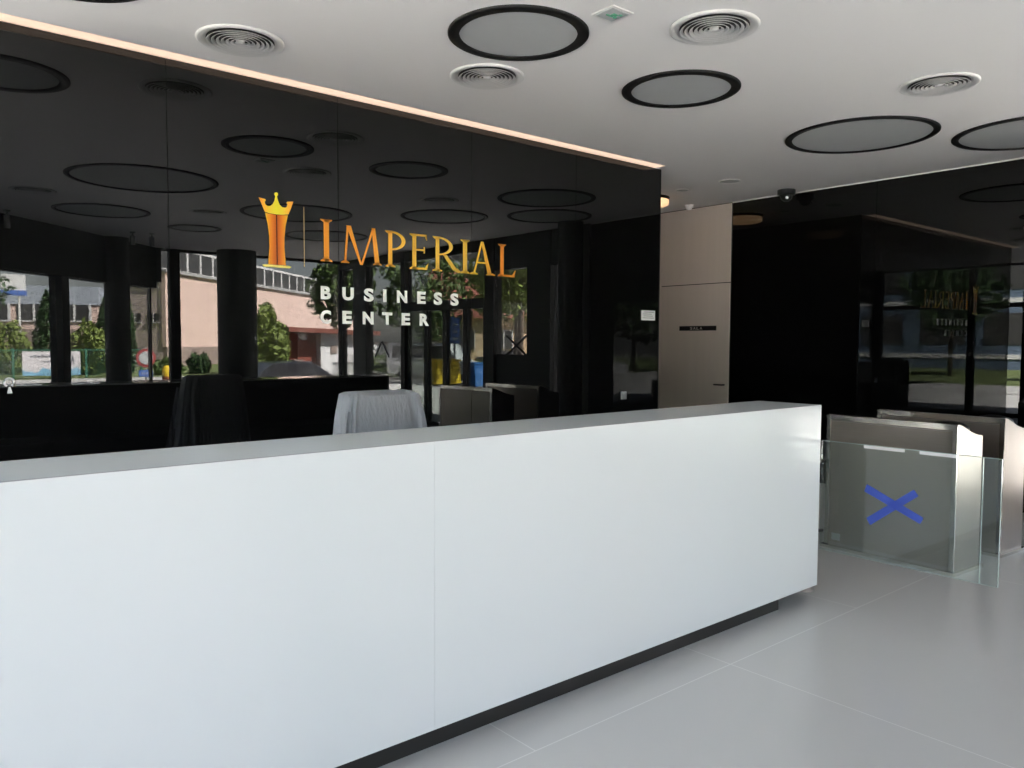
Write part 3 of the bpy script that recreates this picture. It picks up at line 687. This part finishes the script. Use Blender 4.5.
def leaves(mb, c, rx, ry, rz, n, size, seed, shape='ball'):
    rn = random.Random(seed)
    for _ in range(n):
        while True:
            p = Vector((rn.uniform(-1, 1), rn.uniform(-1, 1), rn.uniform(-1, 1)))
            if p.length <= 1: break
        p = p.normalized()*(p.length**.45)
        if shape == 'cone':
            t_ = (p.z+1)/2; k = (1-t_)**.55*1.15; q = Vector((c[0]+p.x*rx*k, c[1]+p.y*ry*k, c[2]+p.z*rz))
        else:
            wob = 1+.22*math.sin(5*p.x+3*p.y+seed)*math.cos(4*p.z+seed*2)
            q = Vector((c[0]+p.x*rx*wob, c[1]+p.y*ry*wob, c[2]+p.z*rz*wob))
        a = Vector((rn.gauss(0, 1), rn.gauss(0, 1), rn.gauss(0, 1))).normalized(); b = a.orthogonal().normalized()
        b = (b*math.cos(rn.random()*6)+a.cross(b)*math.sin(rn.random()*6)); c3 = a.cross(b); s_1 = size*rn.uniform(.6, 1.3)
        mb.add([q+b*s_1, q+c3*s_1*.5, q-b*s_1, q-c3*s_1*.5], [(0, 1, 2, 3)])
    return mb
def tree(x, y, h, rx, rz, m, label, seed, n=2600, size=.20, group='street trees mirrored in the black wall', trunk=.14):
    t = thing('tree', label, 'tree', (x, y, G), 0, group)
    zc = h-rz
    tk = MB(); tk.tube([(0, 0, 0), (.05, .03, zc*.6), (0, 0, zc)], [trunk, trunk*.8, trunk*.5], 10)
    for k in range(6):
        a = k*1.05+seed; tk.tube([(0, 0, zc*.7), (rx*.5*math.cos(a), rx*.5*math.sin(a), zc+rz*.2*(k % 3-1))], [trunk*.5, trunk*.15], 6)
    tk.build('trunk', 'bark', t)
    mb = MB(); rn = random.Random(seed)
    leaves(mb, (0, 0, zc), rx*.8, rx*.8, rz*.85, n//2, size, seed)
    for k in range(6):
        a = k*1.05; leaves(mb, (rx*.55*math.cos(a), rx*.55*math.sin(a), zc+rn.uniform(-.45, .4)*rz), rx*.45, rx*.45, rz*.42, n//12, size, seed+k+1)
    mb.build('crown', m, t); return t
def thuja(x, y, h, r_, label, seed):
    t = thing('thuja', label, 'shrub', (x, y, G), 0, 'thujas behind the green fence')
    MB().tube([(0, 0, 0), (0, 0, h*.8)], [.1, .03], 8).build('stem', 'bark', t)
    leaves(MB(), (0, 0, h/2), r_, r_, h/2, 2600, .13, seed, 'cone').build('foliage', 'leaf_c', t)
def bush(x, y, rx, h, m, label, seed, n=1800, size=.14):
    t = thing('bush', label, 'shrub', (x, y, G), 0)
    st = MB()
    for k in range(5): st.tube([(0, 0, 0), (rx*.4*math.cos(k*1.3), rx*.4*math.sin(k*1.3), h*.6)], [.04, .015], 6)
    st.build('stems', 'bark', t); leaves(MB(), (0, 0, h*.52), rx, rx, h*.5, n, size, seed).build('foliage', m, t)

thuja(8.9, -41.5, 4.9, .85, 'slim thuja at left, mirrored against the first window mullion', 3)
thuja(11.85, -41.3, 4.6, .70, 'slim thuja mirrored just left of the grey round column', 4)
thuja(13.1, -41.2, 4.5, .42, 'slim thuja mirrored beside the pale building windows', 5)
bush(6.9, -41.5, 1.0, 3.0, 'leaf_b', 'yellow green bush behind the fence banner', 11)
bush(10.55, -39.0, 1.0, 2.9, 'leaf_b', 'yellow green bush behind the right end of the fence banner', 12)
bush(3.5, -40.8, 2.1, 4.0, 'leaf_a', 'tall mid green bush at the far left behind the fence', 13, 3000)
bush(14.7, -25.0, 1.05, 3.4, 'leaf_b', 'tall sunlit bush mirrored right of the large dark column', 14, 3000, .15)
bush(17.9, -31.6, 1.3, 2.6, 'leaf_a', 'low bush against the pink building wall left of the kiosk', 15)
bush(14.0, -37.0, .8, 1.0, 'leaf_a', 'low bush before the stone base of the pink building', 16, 900)
bush(15.9, -37.4, .6, 1.25, 'leaf_c', 'dark low bush before the stone base of the pink building', 17, 900)
bush(17.75, -36.6, .8, 3.0, 'leaf_a', 'bush mirrored at the left side of the large dark column', 18, 1500)
tree(24.7, -36.5, 8.9, 2.3, 3.3, 'leaf_a', 'tree mirrored behind the white letters beside the pink wall', 21, 3600)
tree(27.5, -31.5, 9.0, 3.0, 3.6, 'leaf_a', 'tree mirrored behind the middle of the white lettering', 22, 3800)
tree(24.0, -18.5, 8.0, 2.7, 2.7, 'leaf_b', 'tree mirrored under the last gold letters', 23, 4200, .17)
tree(31.0, -21.5, 8.4, 2.6, 2.9, 'leaf_a', 'tree mirrored under the gap after the gold letters', 24, 3600, .18)
tree(20.0, -13.6, 6.4, 1.5, 1.7, 'leaf_b', 'small near tree mirrored through the glass door', 25, 2600, .13)
tree(36.0, -18.0, 9.5, 3.2, 3.6, 'leaf_a', 'far tree mirrored at the narrow window strip', 26, 3200)
tree(5.5, -48.0, 8.0, 2.6, 3.2, 'leaf_c', 'dark tree mirrored at the far left edge', 27, 3000)

def prange(a, b, n): return [a+(b-a)*k/n for k in range(n+1)]
# green fence with banner
fc = thing('metal_fence', 'green metal mesh fence mirrored low at the left', 'fence', (0, -35.43, G))
for x in (-1.5, 1.0, 3.4, 6.35, 9.55, 12.2): MB().box(x-.05, x+.05, -.04, .04, 0, 1.62).build('post', 'green_paint', fc)
wm = MB(); wm.box(-1.5, 12.2, -.02, .02, 1.52, 1.57); wm.box(-1.5, 12.2, -.02, .02, .08, .12)
for k in range(68): wm.box(-1.5+k*.2, -1.49+k*.2, -.006, .006, .1, 1.55)
for k in range(9): wm.box(-1.5, 12.2, -.006, .006, .25+k*.15, .26+k*.15)
wm.build('mesh_panel', 'green_paint', fc)
bn = thing('fence_banner', 'white banner with a blue wave hung on the green fence', 'banner', (6.72, -35.36, G+.28))
MB().box(0, 2.55, -.01, .01, 0, 1.2).build('sheet', 'banner', bn)
wv = [(0.0, 0.0)]+[(2.55, 0)]+[(2.55-2.55*k/24, .26+.10*math.sin(k*.55)+.05*math.sin(k*1.3)) for k in range(25)]
MB().prism([(a, b) for a, b in wv], .01, .014, 'y').build('wave_print', 'wave', bn, label='blue wave print')
ik = MB()
for k in range(9): ik.box(.35+k*.16, .45+k*.16, .014, .018, .90, .98+.04*(k % 2))
ik.box(.9, 1.5, .014, .018, .66, .71)
ik.prism([(2.1, .55), (2.2, 1.05), (2.3, .55), (2.25, .55), (2.2, .85), (2.15, .55)], .014, .018, 'y')
ik.build('printing', 'ink', bn)
# road signs
rs = thing('road_sign', 'round no entry style road sign with blue plate on a post', 'road sign', (9.95, -26.43, G))
MB().tube([(0, -.05, 0), (0, -.05, 1.75)], .035, 10).build('post', 'grey_plastic', rs)
MB().tube([(0, -.03, 1.30), (0, 0, 1.30)], .40, 32, True, False).build('rim', 'red_sign', rs, label='red rim')
MB().tube([(0, 0, 1.30), (0, .012, 1.30)], .285, 32, True, False).build('face', 'sign_face', rs)
MB().box(-.30, .28, -.02, .0, .50, .78).build('plate', 'blue_paint', rs, label='blue plate')
a_ = MB(); [a_.box(-.2+k*.1, -.14+k*.1, 0, .006, .60, .69) for k in range(4)]; a_.build('plate_marks', 'sign_face', rs)
op = thing('orange_plate', 'small orange plate on the green fence', 'plate', (11.35, -35.36, G+1.05)); MB().bbox(-.33, .33, -.02, .01, 0, .40, .02).build('plate', 'orange', op); MB().box(-.2, .2, .01, .014, .12, .2).build('marking', 'sign_face', op)
yc = thing('yellow_bollard', 'yellow and rust coloured bollard beside the round road sign', 'bollard', (10.75, -26.2, G)); MB().lathe([(.001, 0), (.2, 0), (.2, .85), (.12, .95), (.001, .97)], 20).build('body', 'yellow', yc); MB().lathe([(.205, .3), (.21, .32), (.21, .48), (.205, .5)], 20).build('band', 'rust', yc)

# pink factory building: corner at (18,-50.4)
pk = thing('pink_building', 'large pale pink building with a strip of white framed roof windows', 'building', (18.0, -50.43, G), math.atan2(-.69, .725))
HB = 6.95
def walls(name, x0, x1, y0, y1, z0, z1, m, parent): return MB().box(x0, x1, y0, y1, z0, z1).build(name, m, parent)
walls('wall', 0, 46, -4.5, 0, 0, HB, 'pink', pk)
walls('stone_base', -.05, 46.05, -4.5, .08, 0, 1.55, 'stone', pk)
walls('end_wall', -.06, 0, -4.45, -.25, 0, HB, 'pink_shaded', pk)
walls('corner_pilaster', -.12, .35, -.25, .06, 1.55, HB, 'pink', pk)
walls('roof_edge', -.3, 46.2, -4.6, .25, HB, HB+.22, 'grey_plastic', pk)
cl = MB().box(.6, 41.8, -4.2, -.9, HB+.22, HB+2.0).build('clerestory', 'dark_pane', pk)
fr = MB(); fr.box(.5, 41.9, -4.3, -.82, HB+1.95, HB+2.15); fr.box(.5, 41.9, -4.3, -.82, HB+.22, HB+.42)
for k in range(21): fr.box(.5+k*2.06, .72+k*2.06, -.9, -.82, HB+.3, HB+2.0)
fr.build('clerestory_frame', 'white_frame', cl)
for zz in (3.37, 5.95):
    for yy in (-1.35, -2.75, -4.1):
        wdw = MB().box(-.09, -.06, yy, yy+.85, zz, zz+.62).build('window', 'dark_pane', pk)
        m_ = MB(); m_.box(-.12, -.09, yy+.40, yy+.45, zz, zz+.62); m_.box(-.14, -.06, yy-.05, yy+.9, zz-.08, zz); m_.build('window_frame', 'white_frame', wdw)
for k in range(3):   # overhead wires between the kiosk side and the building
    wr_ = MB().tube([(8.0+12*q/10, -24-14*q/10, 6.9-.9*k-.5*math.sin(PI*q/10)+.1*q) for q in range(11)], .014, 6)
    tag(wr_.build('overhead_wire', 'ink'), 'thin overhead wire crossing before the pink wall, ' + ('highest', 'middle', 'lowest')[k] + ' of three', 'wire', 'overhead wires')
# lower pale building at left
lb_ = thing('low_building', 'low building with white framed windows above a pink band at left', 'building', (16.2, -62.4, G), math.radians(180+22))
# local x runs towards the left of the mirrored view
walls('wall', 0, 24, 0, 8, 0, 5.9, 'pink', lb_)
walls('lower_wall', 0, 24, -.08, 0, 0, 2.9, 'stone', lb_)
walls('upper_band', -.1, 24.1, -.10, 8.1, 4.9, 6.4, 'pale_band', lb_)
for k in range(8):
    wd = MB().box(.5+k*2.9, 2.9+k*2.9, -.06, 0, 3.6, 4.88).build('window', 'dark_pane', lb_)
    m_ = MB(); m_.box(.42+k*2.9, .62+k*2.9, -.14, -.06, 3.55, 4.9); m_.box(1.6+k*2.9, 1.75+k*2.9, -.14, -.06, 3.55, 4.9); m_.box(.5+k*2.9, 2.95+k*2.9, -.14, -.06, 3.5, 3.6); m_.build('window_frame', 'white_frame', wd)
cn = thing('shop_canopy', 'blue and white canopy mirrored at the far left top', 'canopy', (8.9, -52.4, G))
MB().prism([(-1.9, 5.3), (.7, 5.3), (.7, 6.4), (-.6, 6.4)], -1.5, 0, 'y').build('roof', 'white_frame', cn)
MB().box(-1.95, .75, 0, .05, 5.0, 5.34).build('fascia', 'blue_paint', cn, label='blue fascia')
for xx in (-1.7, .5): MB().box(xx-.06, xx+.06, -1.4, -1.28, 0, 5.3).build('post', 'white_frame', cn)
# kiosk
kk = thing('kiosk', 'small kiosk with red brown door and sloping red roof', 'kiosk', (16.35, -26.43, G))
walls('wall', 1.75, 4.6, -2.6, 0, 0, 2.45, 'whitewash', kk)
walls('recess_wall', .35, 1.75, -2.6, -.5, 0, 2.45, 'rust', kk)
walls('door', .72, 1.70, -.5, -.42, .02, 2.08, 'rust', kk)
walls('pier', .30, .72, -.6, .1, 0, 1.15, 'stone', kk)
MB().prism([(-.15, 2.50), (-.15, 2.72), (4.8, 2.56), (4.8, 2.36)], -2.9, .55, 'y').build('roof', 'rust_roof', kk)
MB().box(2.3, 2.62, 0, .06, 1.45, 1.85).build('meter_box', 'stone', kk)
MB().ball((.98, -.3, 2.28), .24, .1, .18, 16, 8).build('lamp', 'white_frame', kk)
gt = thing('garden_gate', 'grey metal gate leaf beside the whitewashed kiosk wall', 'gate', (19.0, -26.1, G))
g_ = MB(); [g_.box(k*.11, k*.11+.03, 0, .03, .05, 1.35) for k in range(13)]; g_.build('bars', 'grey_plastic', gt); MB().box(0, 1.4, -.01, .04, 1.3, 1.38).build('rail', 'grey_plastic', gt)
hd_ = thing('hedge', 'clipped hedge mirrored low beside the taped window', 'hedge', (24.2, -29.5, G)); leaves(leaves(MB(), (0, 0, .7), 2.2, .7, .8, 2500, .10, 41), (1.5, .2, .7), 1.8, .7, .75, 1500, .10, 42).build('foliage', 'leaf_a', hd_); MB().tube([(-1, 0, 0), (-1, 0, .8)], .04, 6).build('stem', 'bark', hd_)
wl_ = thing('garden_wall', 'pale garden wall mirrored behind the clipped hedge', 'wall', (22.5, -32.5, G)); walls('wall', -1.5, 6.5, -.2, 0, 0, 1.9, 'whitewash', wl_); walls('coping', -1.6, 6.6, -.26, .06, 1.9, 2.0, 'stone', wl_)

# cars
def car(name, x, y, rz, m, label, cat='car', van=False):
    t = thing(name, label, cat, (x, y, G), rz)
    if van: side = [(-2.3, .35), (-2.35, 1.0), (-2.3, 1.9), (-2.1, 1.98), (1.0, 1.98), (1.3, 1.85), (1.75, 1.15), (2.3, .95), (2.38, .4)]
    else: side = [(-2.15, .32), (-2.2, .80), (-2.05, .95), (-1.45, 1.02), (-.95, 1.40), (.25, 1.44), (.95, 1.02), (1.85, .88), (2.15, .70), (2.18, .35)]
    MB().prism(side, -.82, .82, 'y').build('body', m, t)
    top = 1.92 if van else 1.38; zb = 1.15 if van else .98
    gl = [(-2.0, zb), (-1.95, top-.12), (.95, top-.12), (1.45, zb)] if van else [(-1.35, zb), (-.92, top), (.20, top), (.82, zb)]
    MB().prism(gl, -.835, .835, 'y').build('side_glass', 'car_glass', t)
    for sx in (-1.35, 1.40):
        for sy in (-1, 1):
            wl__ = MB().tube([(sx, sy*.66, .32), (sx, sy*.86, .32)], .32, 20, True, False).build('wheel', 'tyre', t)
            MB().tube([(sx, sy*.861, .32), (sx, sy*.872, .32)], .17, 14, True, False).build('hub_cap', 'grey_plastic', wl__)
    l = MB(); [l.box(2.10 if not van else 2.30, 2.2 if not van else 2.4, s*.6-.15, s*.6+.15, .62, .76) for s in (-1, 1)]; l.build('headlight', 'white_frame', t)
    return t
car('car', 10.6, -13.4, math.radians(3), 'car_dark', 'dark car whose roof shows above the desk, mirrored before the bush')
car('van', 24.4, -25.9, math.radians(60), 'car_white', 'white van mirrored through the glass door', 'van', True)
car('car', 36.5, -34.0, math.radians(20), 'car_dark', 'dark car parked before the pale orange house, left of the others')
car('car', 41.0, -33.0, math.radians(20), 'car_white', 'white car parked before the pale orange house')
car('car', 46.0, -31.0, math.radians(20), 'car_dark', 'dark car parked furthest right before the pale orange house')
car('car', -16.0, -9.0, math.radians(90), 'car_white', 'white car in the side street, dimly mirrored near the wall end')
car('car', -17.0, -22.0, math.radians(90), 'car_white', 'second white car farther down the side street')
sk = thing('yellow_container', 'bright yellow container mirrored through the glass door', 'container', (21.3, -20.6, G)); MB().prism([(-.75, .12), (-.6, 1.15), (.6, 1.15), (.75, .12)], -.5, .5, 'y').build('body', 'yellow', sk); MB().box(-.68, .68, -.56, .56, 1.15, 1.24).build('lid', 'yellow', sk); [MB().tube([(sx, -.4, .08), (sx, .4, .08)], .08, 10).build('wheel', 'tyre', sk) for sx in (-.5, .5)]
bb = thing('blue_bin', 'blue wheeled bin mirrored right of the yellow container', 'bin', (21.6, -18.4, G)); MB().prism([(-.28, .08), (-.36, 1.05), (.36, 1.05), (.28, .08)], -.35, .35, 'y').build('body', 'blue_bin', bb); MB().box(-.38, .38, -.38, .38, 1.05, 1.13).build('lid', 'blue_bin', bb); [MB().tube([(sx, -.32, .09), (sx, -.24, .09)], .09, 10).build('wheel', 'tyre', bb) for sx in (-.2, .2)]
tt = thing('blue_sign_board', 'tall blue sign board on a post, mirrored above the white van', 'sign board', (23.35, -22.43, G)); MB().tube([(0, 0, 0), (0, 0, 2.2)], .05, 8).build('post', 'grey_plastic', tt); MB().box(-.28, .28, 0, .06, 1.95, 3.25).build('board', 'blue_paint', tt); mk = MB(); [mk.box(-.18, .16-.05*(k % 2), .06, .065, 2.12+k*.36, 2.26+k*.36) for k in range(3)]; mk.build('marks', 'sign_face', tt)
# pale orange house with red roof
oh = thing('orange_house', 'pale orange house with red tiled roof mirrored right of the gold letters', 'house', (36.5, -42.0, G), math.radians(27))
walls('wall', 0, 20, -9, 0, 0, 4.0, 'orange_wall', oh)
MB().prism([(.6, 3.95), (-9.6, 3.95), (-4.5, 8.2)], -.6, 20.6, 'x').build('roof', 'red_tile', oh)
for k in range(6):
    wd = MB().box(1.2+k*3.1, 2.5+k*3.1, 0, .05, 1.5, 2.9).build('window', 'dark_pane', oh); m_ = MB(); m_.box(1.1+k*3.1, 1.2+k*3.1, 0, .09, 1.4, 3.0); m_.box(2.5+k*3.1, 2.6+k*3.1, 0, .09, 1.4, 3.0); m_.box(1.8+k*3.1, 1.88+k*3.1, .05, .09, 1.5, 2.9); m_.box(1.1+k*3.1, 2.6+k*3.1, 0, .09, 2.9, 3.0); m_.build('window_frame', 'white_frame', wd)
# side street scene towards -x (dim double reflections)
sb = thing('office_building', 'bluish office building across the side street beyond the lawn', 'building', (-52, -30, G))
walls('wall', -8, 0, 0, 80, 0, 13.0, 'blue_grey', sb); [MB().box(0, .10, -.1, 80.1, z_, z_+.35).build('band', 'white_frame', sb) for z_ in (.9, 5.2, 9.3)]
for zz in (2.0, 6.2):
    for k in range(16): MB().box(0, .06, 2+k*4.8, 5.4+k*4.8, zz, zz+2.4).build('window', 'dark_pane', sb)
tree(-34, 3, 8.5, 2.8, 3.2, 'leaf_a', 'tree on the side street lawn, nearest the lobby', 31, 2600, .24, 'lawn trees on the side street')
tree(-36, -10, 9, 3.0, 3.4, 'leaf_c', 'tree on the side street lawn, farther left', 32, 2600, .24, 'lawn trees on the side street')
tree(-32, 18, 8, 2.6, 3.0, 'leaf_a', 'tree on the side street lawn, behind the lobby', 33, 2600, .24, 'lawn trees on the side street')
for k, (x, y, h) in enumerate(((-23, -24, 10), (-28, -33, 11), (-19, -36, 11), (-12, -40, 10), (-33, -24, 11))):
    tree(x, y, h, 3.6, 4.2, 'leaf_c', 'tall dark tree at the side street corner, ' + ('nearest the lobby', 'behind the nearest', 'between lawn and road', 'closest to the green fence', 'deepest on the lawn')[k], 50+k, 3000, .30, 'dark trees at the street corner')
